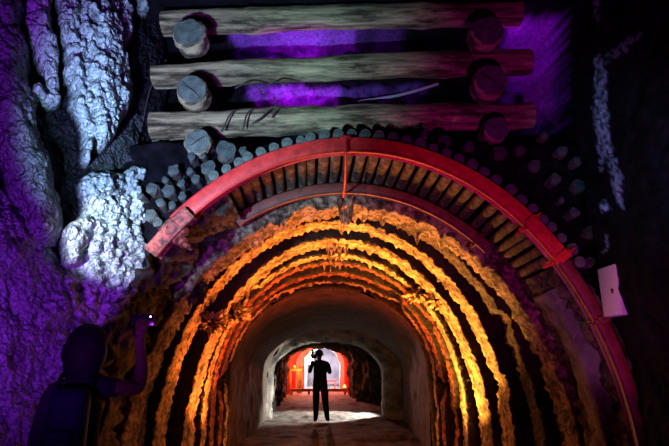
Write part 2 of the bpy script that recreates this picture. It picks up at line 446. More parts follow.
# ================================================================ STEEL ARCHES
def steel_section(y0, h=.15, w=.12, lip=.02):
    # ribbed channel: [ (r,y) ]
    t = h/2
    return [(-t, y0-w/2-lip), (-t+.018, y0-w/2-lip), (-t+.024, y0-w/2), (-t*.2, y0-w/2-.012), (t-.02, y0-w/2-.008), (t, y0-w/2+.02), (t, y0+w/2-.02), (t-.02, y0+w/2), (-t+.024, y0+w/2), (-t+.04, y0+w/2-.01), (-t+.045, y0-w/2+.012), (-t, y0-w/2+.006)]
def at_px(prof, px, Y):   # index of the profile station nearest to a picture column (upper half)
    best = 0; bd = 1e9
    for i, (x, z, _, _) in enumerate(prof):
        if z < 1.7: continue
        d = abs(P(px, 150, Y).x*0+project(Vector((x, Y, z)))[0]-px)
        if d < bd: bd = d; best = i
    return best
pa1 = profile(*key(4.0)); N1 = len(pa1)
def frame(prof, i):
    x, z, nx, nn = prof[i]; n = Vector((nx, 0, nn)); t = Vector((nn, 0, -nx))   # t: along arch, left->right
    return Vector((x, 0, z)), n, t
iL = at_px(pa1, 176, 4.0); iR = at_px(pa1, 553, 4.0)
arch1 = empty('steel_arch', (.15, 4.0, 0), 'bright red steel support arch, nearest the camera, framing the tunnel mouth', 'arch', 'steel support arches')
def rel(o, root):
    o.parent = root; o.matrix_parent_inverse = Matrix.Translation(-root.location) if root.rotation_euler[:] == (0,0,0) else root.matrix_basis.inverted()
    return o
o = sweep('crown_segment', pa1, steel_section(4.0, .155, .12), M['red'], i0=iL, i1=iR+4); finish(o); rel(o, arch1)
# lower right segment nested just outside / behind
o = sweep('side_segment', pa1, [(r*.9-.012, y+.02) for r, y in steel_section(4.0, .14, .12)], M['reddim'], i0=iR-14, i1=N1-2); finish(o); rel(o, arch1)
# lower left worn segment : short visible stub reaching into the rock
iS = at_px(pa1, 153, 4.0)
o = sweep('worn_segment', pa1, [(r*.95-.05, y-.06) for r, y in steel_section(4.0, .15, .15)], M['redworn'], i0=iS-1, i1=iL+5); finish(o); rel(o, arch1)
def clamp_part(prof, i, Y, mat, root, sc=1.0, name='clamp', bolt_in=True):
    c, n, t = frame(prof, i); R = Matrix((t, Vector((0,1,0)), n)).transposed()
    cc = c+Vector((0, Y, 0))
    b = MB()
    b.box(cc-n*.0, (.055*sc, .20*sc, .19*sc), R, .008)
    b.box(cc-Vector((0, .11*sc, 0))+n*.0, (.09*sc, .02, .12*sc), R, .006)
    # U-bolt legs and nuts
    for s in (-1, 1):
        q = cc+Vector((0, s*.085*sc, 0))
        b.tube([q-n*.15*sc, q+n*.14*sc], .011*sc, 8)
        b.tube([q-n*.125*sc, q-n*.10*sc], .02*sc, 6)
    o = b.build(name, mat); finish(o); rel(o, root)
    return o
def collar(prof, i, Y, root):
    c, n, t = frame(prof, i); cc = c+Vector((0, Y-.05, 0))-n*.05
    b = MB()
    b.tube([cc-t*.02+n*.0, cc+t*.10], [.10, .10], 20)
    b.tube([cc+t*.10, cc+t*.14], [.105, .085], 20)
    o = b.build('collar', M['redworn']); finish(o); rel(o, root)
    b = MB(); q = cc+t*.03-n*.06
    b.tube([q, q-n*.13+Vector((0,-.03,0))+t*.0], .022, 10); b.tube([q-n*.055+Vector((0,-.012,0)), q-n*.085+Vector((0,-.02,0))], .042, 6)
    b2 = MB(); b2.tube([q-n*.0+Vector((0,.13,0)), q-n*.11+Vector((0,.13,0))], .018, 10); o = b2.build('bolt', M['redworn']); finish(o); rel(o, root)
    o = b.build('bolt', M['redworn']); finish(o); rel(o, root)
collar(pa1, iL-4, 4.0, arch1)
clamp_part(pa1, iR-10, 4.0, M['red'], arch1, .8)
clamp_part(pa1, iR+3, 4.0, M['red'], arch1, .85)
clamp_part(pa1, at_px(pa1, 600, 4.0), 4.0, M['redbrown'], arch1, .7)
# crown tie rod from the first arch to the second
ic = at_px(pa1, 345, 4.0); c, n, t = frame(pa1, ic)
b = MB(); q = Vector((c.x, 3.93, c.z))
b.box(q+Vector((0,-.012,.055)), (.085,.02,.035), None, .006); b.tube([q+Vector((0,-.03,.04)), q+Vector((0,.0,.04))], .026, 6)
b.tube([q+Vector((0,-.035,.03)), q+Vector((0,-.035,-.08)), Vector((.10,4.45,3.16)), Vector((.09,4.86,3.13))], .013, 10)
o = b.build('tie_rod', M['red']); finish(o); rel(o, arch1)

pa2 = profile(*key(4.9)); N2 = len(pa2)
arch2 = empty('steel_arch', (.10, 4.9, 0), 'dull brownish-red steel arch just behind the bright red one, under the poles', 'arch', 'steel support arches')
a0 = at_px(pa2, 236, 4.9); a1 = at_px(pa2, 487, 4.9)
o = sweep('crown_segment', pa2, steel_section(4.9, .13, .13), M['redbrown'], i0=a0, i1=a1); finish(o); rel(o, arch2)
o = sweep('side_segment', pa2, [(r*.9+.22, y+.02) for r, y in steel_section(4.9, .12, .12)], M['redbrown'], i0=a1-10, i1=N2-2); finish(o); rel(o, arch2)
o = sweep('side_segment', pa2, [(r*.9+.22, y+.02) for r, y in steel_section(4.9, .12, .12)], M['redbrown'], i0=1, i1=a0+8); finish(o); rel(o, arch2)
clamp_part(pa2, a1-5, 4.9, M['redbrown'], arch2, .75)

# ================================================================ LAGGING POLES on the arches
def pole_between(i1, i2, r1, r2, roff, y1, y2, label, group):
    x, z, nx, nn = pa1[i1]; A = Vector((x+nx*roff, y1, z+nn*roff))
    x, z, nx, nn = pa2[i2]; B = Vector((x+nx*roff, y2, z+nn*roff))
    b = MB(); n = 8
    pts = [(A.lerp(B, k/n)+Vector((nz(Vector((k*.7, i1, 0)))*.008, 0, nz(Vector((k*.7, i1, 9)))*.008)))-A for k in range(n+1)]
    b.tube(pts, [lerp(r1, r2, k/n) for k in range(n+1)], 12, wob=.16, capmi=1, seed=i1*.37)
    o = b.build('lagging_pole', None, mats=[M['barkZ'], M['end']]); finish(o, 50); o.location = A
    return tag(o, label, 'pole', group)
p0 = at_px(pa2, 238, 4.9); p1_ = at_px(pa2, 566, 4.9)
p1_ = min(p1_, 232)
# arc spacing
stepm = None
i = float(p0); cnt = 0
while i < 236:
    ii = int(round(i))
    r = .042+.010*random.random()
    idx1 = ii
    px = project(Vector((pa2[ii][0], 4.9, pa2[ii][1])))[0]
    if px < 345: where = 'left of the tie rod'
    else: where = 'right of the tie rod'
    pole_between(ii, ii, r, r*1.0, .070+r+.004, 3.97+random.uniform(0,.03), 5.06, 'weathered lagging pole bridging the two steel arches, '+where, 'lagging poles '+where)
    L = math.hypot(pa2[ii+1][0]-pa2[ii][0], pa2[ii+1][1]-pa2[ii][1])
    i += (2*r+.012+random.uniform(0,.008))/L; cnt += 1

# ================================================================ RIBS
def rib(name, Y, w, thick, mat, label, seed, i0=0, i1=None, params=None, amp=.035, drip=.07, group='crusted tunnel ribs', off=0, zcut=None):
    prof = profile(*(params or key(Y)), n=420)
    y0, y1 = Y-w/2, Y+w/2; K = 9; sec = []
    for k in range(K): sec.append((0, lerp(y0, y1, k/(K-1))))
    for k in range(1, 4): sec.append((thick*k/3, y1))
    for k in range(1, 4): sec.append((thick, lerp(y1, y0, k/3)))
    for k in range(1, 6): sec.append((thick*(1-k/6), y0))
    def disp(p, i, j, n, r, y):
        q = Vector((p.x*1, p.y, p.z))
        a = amp*(.4*fb(q*2.6+Vector((seed,0,0)))+.6*fb(q*9+Vector((0,seed,0)))+.8*fb(q*24))
        v = n*a + Vector((0, amp*.5*nz(q*3+Vector((0,0,seed)))+amp*.35*nz(q*9)+amp*.6*max(0,nz(q*16))+amp*.5*nz(q*37), 0))
        # ragged drips hanging off the edges near the crown
        if r < .01 and n.z > .1:
            e = 1 if j in (0, K-1) else (.5 if j in (1, K-2) else .12)
            s = nz(Vector((p.x*16+seed*3, p.z*9, y*3)))
            s2 = nz(Vector((p.x*40+seed*3, p.z*22, y*3)))
            v.z -= drip*e*n.z*(max(0, s)**1.5*1.6+max(0, s2)**2*.9)
        # missing chunks: edge recedes
        c = nz(Vector((p.x*2.2+seed, p.z*2.2, seed)))
        if c > .3 and r < .01: v += n*min(thick*.5, (c-.3)*.3)
        return v+n*off
    o = sweep(name, prof, sec, mat, disp=disp, i0=i0, i1=i1)
    o.data.materials.append(M['shell']); n_ = len(sec)  # front and back rib faces darker: shade between lit bands put into colour
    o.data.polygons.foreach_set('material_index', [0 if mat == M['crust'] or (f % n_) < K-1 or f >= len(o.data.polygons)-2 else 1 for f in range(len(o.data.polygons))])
    recenter(o, ((params or key(Y))[0], Y, 0))
    return tag(o, label, 'rib', group)
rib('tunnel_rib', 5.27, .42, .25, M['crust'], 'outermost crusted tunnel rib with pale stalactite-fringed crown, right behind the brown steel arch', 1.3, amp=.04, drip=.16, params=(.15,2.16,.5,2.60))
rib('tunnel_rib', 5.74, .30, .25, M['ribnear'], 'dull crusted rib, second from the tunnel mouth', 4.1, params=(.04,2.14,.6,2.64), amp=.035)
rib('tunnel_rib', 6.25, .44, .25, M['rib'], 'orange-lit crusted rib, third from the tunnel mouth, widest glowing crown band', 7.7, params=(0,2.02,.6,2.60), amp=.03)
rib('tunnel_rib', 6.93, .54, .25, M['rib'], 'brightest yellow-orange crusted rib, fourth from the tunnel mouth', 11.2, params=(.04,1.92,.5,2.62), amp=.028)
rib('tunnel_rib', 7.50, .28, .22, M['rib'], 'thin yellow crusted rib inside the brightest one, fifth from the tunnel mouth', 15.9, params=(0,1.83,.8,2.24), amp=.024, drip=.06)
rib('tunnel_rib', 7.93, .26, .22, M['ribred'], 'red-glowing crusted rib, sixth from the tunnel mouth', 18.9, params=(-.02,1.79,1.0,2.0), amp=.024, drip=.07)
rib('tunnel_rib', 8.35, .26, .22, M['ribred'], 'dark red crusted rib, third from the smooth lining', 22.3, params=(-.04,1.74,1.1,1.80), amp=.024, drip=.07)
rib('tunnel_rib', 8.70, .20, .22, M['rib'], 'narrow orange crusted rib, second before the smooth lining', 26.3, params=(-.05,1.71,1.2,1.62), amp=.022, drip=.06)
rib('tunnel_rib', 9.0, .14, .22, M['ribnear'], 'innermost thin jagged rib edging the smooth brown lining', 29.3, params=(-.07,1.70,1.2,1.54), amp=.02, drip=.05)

# side masses between the first steel arch and the ribs
def side_mass(name, params, Y, w, thick, zmax, right, mat, amp, label, cat, seed, off=0):
    prof = profile(*params, n=300)
    idx = [i for i, (x, z, _, _) in enumerate(prof) if z < zmax and ((x > params[0]) == right)]
    i0, i1 = idx[0], idx[-1]
    sec = []
    for k in range(8): sec.append((off, Y-w/2+w*k/7))
    for k in range(1, 6): sec.append((off+thick*k/5, Y+w/2))
    for k in range(1, 5): sec.append((off+thick, Y+w/2-w*k/4))
    for k in range(1, 14): sec.append((off+thick*(1-k/14), Y-w/2))
    def disp(p, i, j, n, r, y):
        q = p*1.0
        return n*amp*(1.5*fb(q*1.8+Vector((seed,0,0)))+fb(q*7))+Vector((0, -amp*(1.4*fb(q*2.4+Vector((seed,9,0)))+.8*fb(q*9)), 0))
    o = sweep(name, prof, sec, mat, disp=disp, i0=i0, i1=i1); recenter(o, (prof[i0][0], Y, 0))
    return tag(o, label, cat)
side_mass('concrete_pier', (.12,2.16,.7,2.52), 4.62, .32, .50, 2.12, True, M['pier'], .03, 'grey-pink concrete pier curving up inside the right leg of the red arch', 'pier', 3, off=-.02)
side_mass('rock_pillar', (.12,2.12,.7,2.52), 4.62, .40, .45, 2.10, False, M['pillar'], .06, 'orange-mottled rock pillar at the left foot of the tunnel mouth, behind the person', 'rock', 5, off=-.02)

# rubble fill between steel arches, left shoulder and right shoulder
def fill(name, i0, i1, label, seed, mat, roff=.10):
    vs = []; fs = []; K = 34
    for i in range(i0*2, i1*2+1):
        ii = i/2; a = int(ii); t = ii-a
        A = [lerp(pa1[a][q], pa1[min(a+1, N1-1)][q], t) for q in range(4)]; B = [lerp(pa2[a][q], pa2[min(a+1, N2-1)][q], t) for q in range(4)]
        for k in range(K+1):
            s = k/K; Q = [lerp(A[q], B[q], s) for q in range(4)]
            p = Vector((Q[0], lerp(3.95, 5.15, s), Q[1])); n = Vector((Q[2], 0, Q[3]))
            d = roff-.09*cell(p*5+Vector((seed,0,0)))-.06*cell(p*12)-.03*fb(p*10)+.05*fb(p*2)
            vs.append(p+n*(d+.05)+Vector((0, .03*nz(p*8), 0)))
    m = K+1; n_ = (i1-i0)*2+1
    for i in range(n_-1):
        for k in range(K): fs.append((i*m+k, i*m+k+1, (i+1)*m+k+1, (i+1)*m+k))
    return tag(link(name, vs, fs, mat), label, 'rubble', kind='stuff')
fill('packed_rubble', 3, p0+1, 'dark mossy packed rubble on the left shoulder between the two steel arches', 2, M['fill'], roff=.03)
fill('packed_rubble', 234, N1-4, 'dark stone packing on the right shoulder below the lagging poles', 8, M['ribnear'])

# mineral crust lumps where the rib segments join
def crust_lump(center, size, label, seed, mat):
    bm = bmesh.new(); bmesh.ops.create_icosphere(bm, subdivisions=5, radius=1)
    vs = []
    for v in bm.verts:
        d = v.co.normalized(); r = .62+.5*fb(d*2.2+Vector((seed,0,0)))+.35*(cell(d*4+Vector((0,seed,0)))-.5)+.25*fb(d*8)
        v.co = Vector((d.x*size[0], d.y*size[1], d.z*size[2]))*r
        if d.z < 0: v.co.z -= size[2]*.5*max(0, nz(Vector((d.x*7, d.y*7, seed))))
    me = bpy.data.meshes.new('mineral_crust'); bm.to_mesh(me); bm.free()
    for p in me.polygons: p.use_smooth = True
    me.materials.append(mat); o = bpy.data.objects.new('mineral_crust', me); C.objects.link(o); o.location = center
    return tag(o, label, 'mineral crust')
for (px, py, Y, s, lab, m) in [
    (232,312,7.25,(.30,.5,.17),'red-orange ragged crust lump at the left rib joints, nearest the smooth lining','rib'),
    (212,322,6.7,(.22,.4,.16),'orange ragged crust lump at the left rib joints, beside the darker outer ribs','rib'),
    (440,300,7.2,(.24,.45,.17),'glowing orange crust lump at the right rib joints','rib'),
    (418,294,7.6,(.22,.4,.14),'red-brown crust lump inside the right rib joints','rib'),
    (196,285,5.3,(.13,.2,.22),'orange crust blob on the left shoulder of the outermost rib','ribnear')]:
    crust_lump(P(px, py, Y), s, lab, px*.1, M[m])

# drapery down the crown
def crown_drape(pxs, Y0, Y1, label, seed):
    b = MB(); random.seed(seed)
    for k in range(26):
        px = random.gauss(pxs, 4.5); Y = random.uniform(Y0, Y1)
        cx, a, zs, bb = key(Y); z = zs+bb+.02; x = P(px, 215, Y).x; l = random.uniform(.06, .24)*random.choice((.5,1,1))
        pts = [Vector((x+nz(Vector((k,q,0)))*.02, Y+nz(Vector((k,q,5)))*.02, z-l*q/5)) for q in range(6)]
        b.tube(pts, [.04,.032,.024,.017,.010,.003], 7, wob=.5, seed=k)
    o = b.build('stalactite_cluster', M['crust']); recenter(o, P(pxs, 215, (Y0+Y1)/2))
    return tag(o, label, 'stalactites')
crown_drape(345, 5.0, 5.6, 'pale orange stalactite cluster hanging at the crown below the tie rod', 3)
crown_drape(336, 7.0, 8.0, 'small amber stalactite cluster at the crown among the inner ribs', 5)

# ================================================================ LOG CRIB
def log(A, B, r0, r1, label, group, mat, seed, bend=.02, knots=2):
    A, B = Vector(A), Vector(B); n = 40; pts = []; rs = []
    random.seed(seed)
    kn = [(random.uniform(.15,.9), random.uniform(.03,.05)) for _ in range(knots)]
    for k in range(n+1):
        t = k/n; p = A.lerp(B, t)-A; p.z += bend*sin(pi*t)+.012*nz(Vector((t*6, seed, 0))); p.y += .012*nz(Vector((t*6, seed, 5)))
        pts.append(p); r = lerp(r0, r1, t)*(1+.05*nz(Vector((t*9, seed, 2))))
        for kt, kr in kn: r += r0*.12*math.exp(-((t-kt)/.02)**2)
        rs.append(r)
    b = MB(); b.tube(pts, rs, 28, wob=.10, capmi=1, seed=seed)
    root = b.build('crib_log', None, mats=[mat, M['end']]); finish(root, 50); root.location = A
    return tag(root, label, 'log', group)
TY = 4.38
G = 'horizontal crib logs'
log(P(163,24,TY), P(520,14,TY), .125, .125, 'top horizontal crib log with pale lower side, near the upper edge of the view', G, M['bark'], 1)
log(P(154,77,TY), P(529,62,TY), .115, .128, 'middle horizontal crib log, palest and most weathered, with a knot', G, M['bark'], 2, knots=3)
log(P(152,127,TY), P(531,116,TY), .135, .13, 'bottom horizontal crib log just above the red arch crown, its left end bare', G, M['bark'], 3)
log(P(350,150,4.62), P(560,150,4.62), .06, .07, 'thin dark horizontal log hidden in shade right above the arch', G, M['bark_dark'], 9) if False else None
def stub(px, py, r, Y, label, cr=0, seed=0, group='log ends of the crib', L=.20, flare=1.0, wob=.14, cat='log', name='crib_log_end'):
    c = P(px, py, Y); b = MB(); n = 10
    pts = [Vector((0, L*k/n, 0)) for k in range(n+1)]
    # slight bevel at the cut
    pts.insert(1, Vector((0, .012, 0))); rs = [r*.94]+[r]+[r*lerp(1, flare, k/n) for k in range(1, n+1)]
    b.tube(pts, rs, 24, wob=wob, capmi=1, seed=seed+px*.01)
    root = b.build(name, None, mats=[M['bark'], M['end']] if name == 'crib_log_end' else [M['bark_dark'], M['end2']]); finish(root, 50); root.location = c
    if cr:
        # radial drying crack
        b = MB(); a = cr
        pp = [Vector((cos(a)*r*t, -.003, sin(a)*r*t+.06*r*sin(t*5))) for t in (-.85,-.4,0,.4,.85)]
        b.tube(pp, [.001,.004,.006,.004,.001], 6)
        o = b.build('crack', M['crack'], parent=root)
    return tag(root, label, cat, group)
stub(188,32,.150,4.05,'uppermost left cut log end with a torn rim, butting out between crib logs',0,1,wob=.22)
stub(191,89,.140,4.05,'left cut log end with a diagonal crack, between the middle and top crib logs',-.75,2)
stub(197,141,.118,4.07,'left cut log end below the bottom crib log, right above the arch',.6,3)
stub(488,30,.150,4.05,'upper right cut log end in purple shade',0,4)
stub(491,79,.150,4.05,'lower right cut log end with a diagonal crack in purple shade',-.75,5)
stub(497,128,.115,4.12,'dim right cut log end below the bottom crib log',0,6)
# torn top of the uppermost left log end
# small pole ends packed round the arch
ends = [(226,150,.085),(243,150,.05),(191,156,.042),(173,170,.043),(208,168,.058),(190,171,.032),(196,179,.038),(181,183,.035),(212,182,.04),
        (168,190,.05),(160,202,.045),(152,188,.045),(150,215,.05),(157,222,.04),(182,196,.04),(172,205,.035),(228,168,.04),(140,196,.035),(165,180,.025),(203,156,.025)]
for k, (px, py, r) in enumerate(ends):
    r *= random.uniform(.75, 1.2)
    c = P(px, py, 4.12)
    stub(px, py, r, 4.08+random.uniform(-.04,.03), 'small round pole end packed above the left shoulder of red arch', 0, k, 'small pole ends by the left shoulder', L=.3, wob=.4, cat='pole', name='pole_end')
rends = [(563,150,.05),(545,135,.04),(520,150,.045),(578,160,.04),(535,165,.05),(556,178,.045),(580,185,.05),(500,152,.05),(470,146,.045),(445,140,.05),(575,212,.05),(592,232,.045),(562,200,.035),(425,134,.04),(600,200,.04),(590,262,.04)]
for k, (px, py, r) in enumerate(rends):
    r *= random.uniform(.75, 1.2)
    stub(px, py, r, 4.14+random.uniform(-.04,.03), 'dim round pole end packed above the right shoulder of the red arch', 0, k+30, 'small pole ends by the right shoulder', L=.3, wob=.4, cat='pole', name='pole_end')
# roots and a slanting stick between the logs
def twig(pts, r, label, mat='twig', group=None, name='root'):
    pts = [P(*p) for p in pts]; b = MB(); q = [p-pts[0] for p in pts]
    # smooth
    out = []
    for i in range(len(q)-1):
        p0_, p1, p2, p3 = q[max(0,i-1)], q[i], q[i+1], q[min(len(q)-1,i+2)]
        for k in range(6):
            t = k/6
            out.append(.5*((2*p1)+(-p0_+p2)*t+(2*p0_-5*p1+4*p2-p3)*t*t+(-p0_+3*p1-3*p2+p3)*t**3))
    out.append(q[-1]); b.tube(out, r, 7)
    o = b.build(name, M[mat]); o.location = pts[0]; return tag(o, label, 'root' if name == 'root' else 'stick', group)
RY = 4.2
for tw in ([(235,88,RY),(246,84,RY-.03),(258,88,RY),(262,95,RY)], [(262,88,RY),(275,82,RY-.03),(288,86,RY)], [(222,132,RY),(228,118,RY-.03),(234,110,RY)],
           [(243,130,RY),(247,114,RY-.03),(254,109,RY)], [(252,124,RY),(262,117,RY-.03),(270,110,RY)], [(272,118,RY),(276,106,RY-.03),(274,97,RY)]):
    twig(tw, .008, 'thin dark root curling across the left part of the crib logs', group='thin roots')
twig([(358,102,4.6),(400,95,4.6),(438,84,4.6)], .016, 'slanting peeled stick in the gap above the bottom crib log', 'stick', name='stick')
twig([(166,60,4.45),(150,90,4.5),(140,140,4.5),(134,180,4.45)], .006, 'thin dark cable hanging down the rock left of the crib logs', 'twig', name='stick')

# ================================================================ ELECTRIC BOX on the right wall
box = empty('junction_box', (2.065, 3.73, 2.025), 'pale pink-white electrical box on the dark right rock wall, beside the red arch', 'electrical box')
def child(b, name, mat, root, ang=40, par=None):
    o = b.build(name, mat, parent=par or root); finish(o, ang); return o
b = MB(); b.box((.03,0,0), (.075,.25,.37), None, .008); child(b, 'body', plain('box_violet_lit', (.5,.36,.6), .45), box)  # violet light on the box side put into the body colour
b = MB(); b.box((-.014,0,0), (.016,.245,.365), None, .006); door = child(b, 'door', M['white'], box)
b = MB(); b.tube([(-.035,-.06,.0), (-.02,-.06,0)], .011, 12); b.box((-.03,-.06,-.012), (.01,.012,.03), None, .003); child(b, 'latch', M['steel'], box, par=door)
b = MB(); b.box((.075,0,0), (.06,.05,.30), None, .004); child(b, 'bracket', M['steel'], box)

# ================================================================ PEOPLE
def skinfig(name, nodes, edges, root, matfn, mats, parent=None, sub=2, loc=(0,0,0), rotz=0):
    names = list(nodes); idx = {n: i for i, n in enumerate(names)}
    me = bpy.data.meshes.new(name); me.from_pydata([nodes[n][0] for n in names], [(idx[a], idx[b_]) for a, b_ in edges], [])
    o = bpy.data.objects.new(name+'_tmp', me); C.objects.link(o)
    md = o.modifiers.new('s', 'SKIN'); md.use_smooth_shade = True; md.branch_smoothing = .3
    sv = me.skin_vertices[0].data
    for n in names:
        r = nodes[n][1]; sv[idx[n]].radius = r if hasattr(r, '__len__') else (r, r)
    sv[idx[root]].use_root = True
    m2 = o.modifiers.new('u', 'SUBSURF'); m2.levels = sub; m2.render_levels = sub
    dg = bpy.context.evaluated_depsgraph_get(); dg.update()
    nm = bpy.data.meshes.new_from_object(o.evaluated_get(dg)); bpy.data.objects.remove(o)
    nm.materials.clear()
    for m in mats: nm.materials.append(m)
    for p in nm.polygons: p.use_smooth = True; p.material_index = matfn(p.center)
    nm.name = name
    r = bpy.data.objects.new(name, nm); C.objects.link(r); r.location = loc; r.rotation_euler = (0, 0, rotz)
    if parent: r.parent = parent
    return r
def V3(*a): return a
def head_shape(c, mat, parent, faceto, hair_mat, s=1.0, long_hair=False, name='head'):
    pass
def add_fingers(nodes, edges, wrist, palm, dirv, side, curl, s=1.0, pre='r'):
    d = Vector(dirv).normalized(); sd = Vector(side).normalized(); cu = Vector(curl).normalized(); w = Vector(wrist)
    pm = w+d*.085*s; nodes[pre+'palm'] = (pm, (.034*s, .018*s)); edges.append((palm, pre+'palm'))
    lens = (.068,.078,.072,.055)
    for k in range(4):
        b0 = pm+sd*(.027-.018*k)*s+d*.012*s; L_ = lens[k]*s
        prev = pre+'palm'
        for q, (t, c_) in enumerate(((.12,.05),(.5,.25),(.85,.65),(1.0,1.0))):
            nm = '%sf%d%d' % (pre, k, q); nodes[nm] = (b0+d*L_*t*(1-.35*c_)+cu*L_*.55*c_, (.0095-.0008*q)*s); edges.append((prev, nm)); prev = nm
    prev = pre+'palm'; tb = w+d*.035*s
    for q, v in enumerate((sd*.035+d*.03, sd*.052+d*.055+cu*.015, sd*.05+d*.078+cu*.03)):
        nm = '%st%d' % (pre, q); nodes[nm] = (w+v*s, (.012-.0012*q)*s); edges.append((palm if q == 0 else prev, nm)); prev = nm

def person_near():
    base = Vector((-1.455, 3.02, 0))
    root = empty('person', base, 'person seen from behind, navy backpack, one bare arm raising a phone, beside left wall', 'person')
    N = {}; E = []
    N['pelvis'] = ((0,0,.95),(.155,.11)); N['waist'] = ((0,0,1.10),(.135,.10)); N['chest'] = ((0,.0,1.27),(.165,.11)); N['neckb'] = ((0,.0,1.405),(.085,.07)); N['neck'] = ((0,.01,1.46),(.055,.055))
    N['skull0'] = ((0,.03,1.53),(.068,.078)); N['skull1'] = ((0,.03,1.60),(.078,.092)); N['skull2'] = ((0,.02,1.66),(.055,.065))
    N['nose0'] = ((0,.115,1.575),(.014,.014)); 
    E += [('pelvis','waist'),('waist','chest'),('chest','neckb'),('neckb','neck'),('neck','skull0'),('skull0','skull1'),('skull1','skull2'),('skull1','nose0')]
    # right arm raised (screen right), left arm hanging
    N['shr'] = ((.15,.02,1.38),.062); N['elr'] = ((.275,.17,1.36),.043); N['far'] = ((.265,.20,1.48),.040); N['wrr'] = ((.235,.20,1.64),.027)
    E += [('neckb','shr'),('shr','elr'),('elr','far'),('far','wrr')]
    add_fingers(N, E, (.235,.20,1.64), 'wrr', (-.02,.05,1), (-1,0,.1), (0,.9,.1), pre='r')
    N['shl'] = ((-.16,.0,1.36),.062); N['ell'] = ((-.215,-.01,1.08),.045); N['wrl'] = ((-.20,.10,.86),.028)
    E += [('neckb','shl'),('shl','ell'),('ell','wrl')]
    add_fingers(N, E, (-.20,.10,.86), 'wrl', (0,.15,-1), (.3,1,0), (1,0,0), pre='l')
    for s, k in ((1,'R'),(-1,'L')):
        N['hip'+k] = ((s*.09,0,.88),.095); N['kn'+k] = ((s*.11,.02,.50),.062); N['an'+k] = ((s*.12,-.02,.10),.042); N['toe'+k] = ((s*.14,.13,.045),(.045,.035))
        E += [('pelvis','hip'+k),('hip'+k,'kn'+k),('kn'+k,'an'+k),('an'+k,'toe'+k)]
    def mf(c):
        if c.z > 1.455 and abs(c.x) < .12: return 0
        if c.x > .20 and c.z > 1.2: return 0
        if c.x < -.14 and c.z < 1.05 and c.z > .6: return 0
        if c.z < .97: return 2
        return 1
    skinfig('body', N, E, 'pelvis', mf, [M['skin'], M['shirt'], M['black']], parent=root)
    # hair to the shoulders
    b = bmesh.new(); bmesh.ops.create_icosphere(b, subdivisions=4, radius=1)
    for v in b.verts:
        d = v.co.copy(); r = 1+.06*fb(d*4)
        y = d.y*.105*r; x = d.x*.112*r; z = d.z*.125*r
        if d.z < 0 and d.y < .35: z *= 1.85; x *= 1.08+.1*(-d.z); y = y-.01
        v.co = Vector((x, y+.0, z+1.615))
        if d.y > .45: v.co.y = min(v.co.y, .055)
    me = bpy.data.meshes.new('hair'); b.to_mesh(me); b.free()
    for p in me.polygons: p.use_smooth = True
    me.materials.append(M['hair']); h = bpy.data.objects.new('hair', me); C.objects.link(h); h.parent = root
    for s in (-1,1): m = MB(); m.tube([(s*.078,.03,1.60),(s*.092,.02,1.59)], [.02,.03], 10); child(m, 'ear', M['skin'], root)
    # face
    for s in (-1,1): m = MB(); m.tube([(s*.03,.108,1.605),(s*.03,.116,1.605)], [.011,.006], 10); child(m, 'eye', M['phone'], root)
    m = MB(); m.tube([(-.025,.104,1.545),(0,.112,1.543),(.025,.104,1.545)], [.003,.006,.003], 8); child(m, 'mouth', M['skin'], root)
    # backpack
    m = MB(); m.box((.035,-.175,1.19), (.20,.13,.40), None, .045); bp = child(m, 'backpack', M['navy'], root, 60)
    m = MB(); m.box((.035,-.25,1.10), (.14,.04,.17), None, .018); child(m, 'pocket', M['navy'], root, 60, par=bp)
    m = MB()
    for s in (-1,1): m.tube([(s*.09,-.12,1.36),(s*.10,-.03,1.455),(s*.10,.08,1.42),(s*.11,.125,1.28),(s*.10,.0,1.02),(s*.09,-.12,1.0)], .014, 8)
    child(m, 'strap', M['black'], root, 60, par=bp)
    # phone: its own thing, held in the raised hand
    ph = empty('phone', base+Vector((.225,.240,1.78)), 'dark phone with a small bright light, held up by the person at lower left', 'phone', rot=(0,0,0))
    m = MB(); m.box((0,0,0), (.15,.010,.075), None, .004); child(m, 'case', M['phone'], ph)
    m = MB(); m.tube([(.050,-.004,.020),(.050,-.008,.020)], .005, 12); child(m, 'light', M['flash'], ph)
person_near()

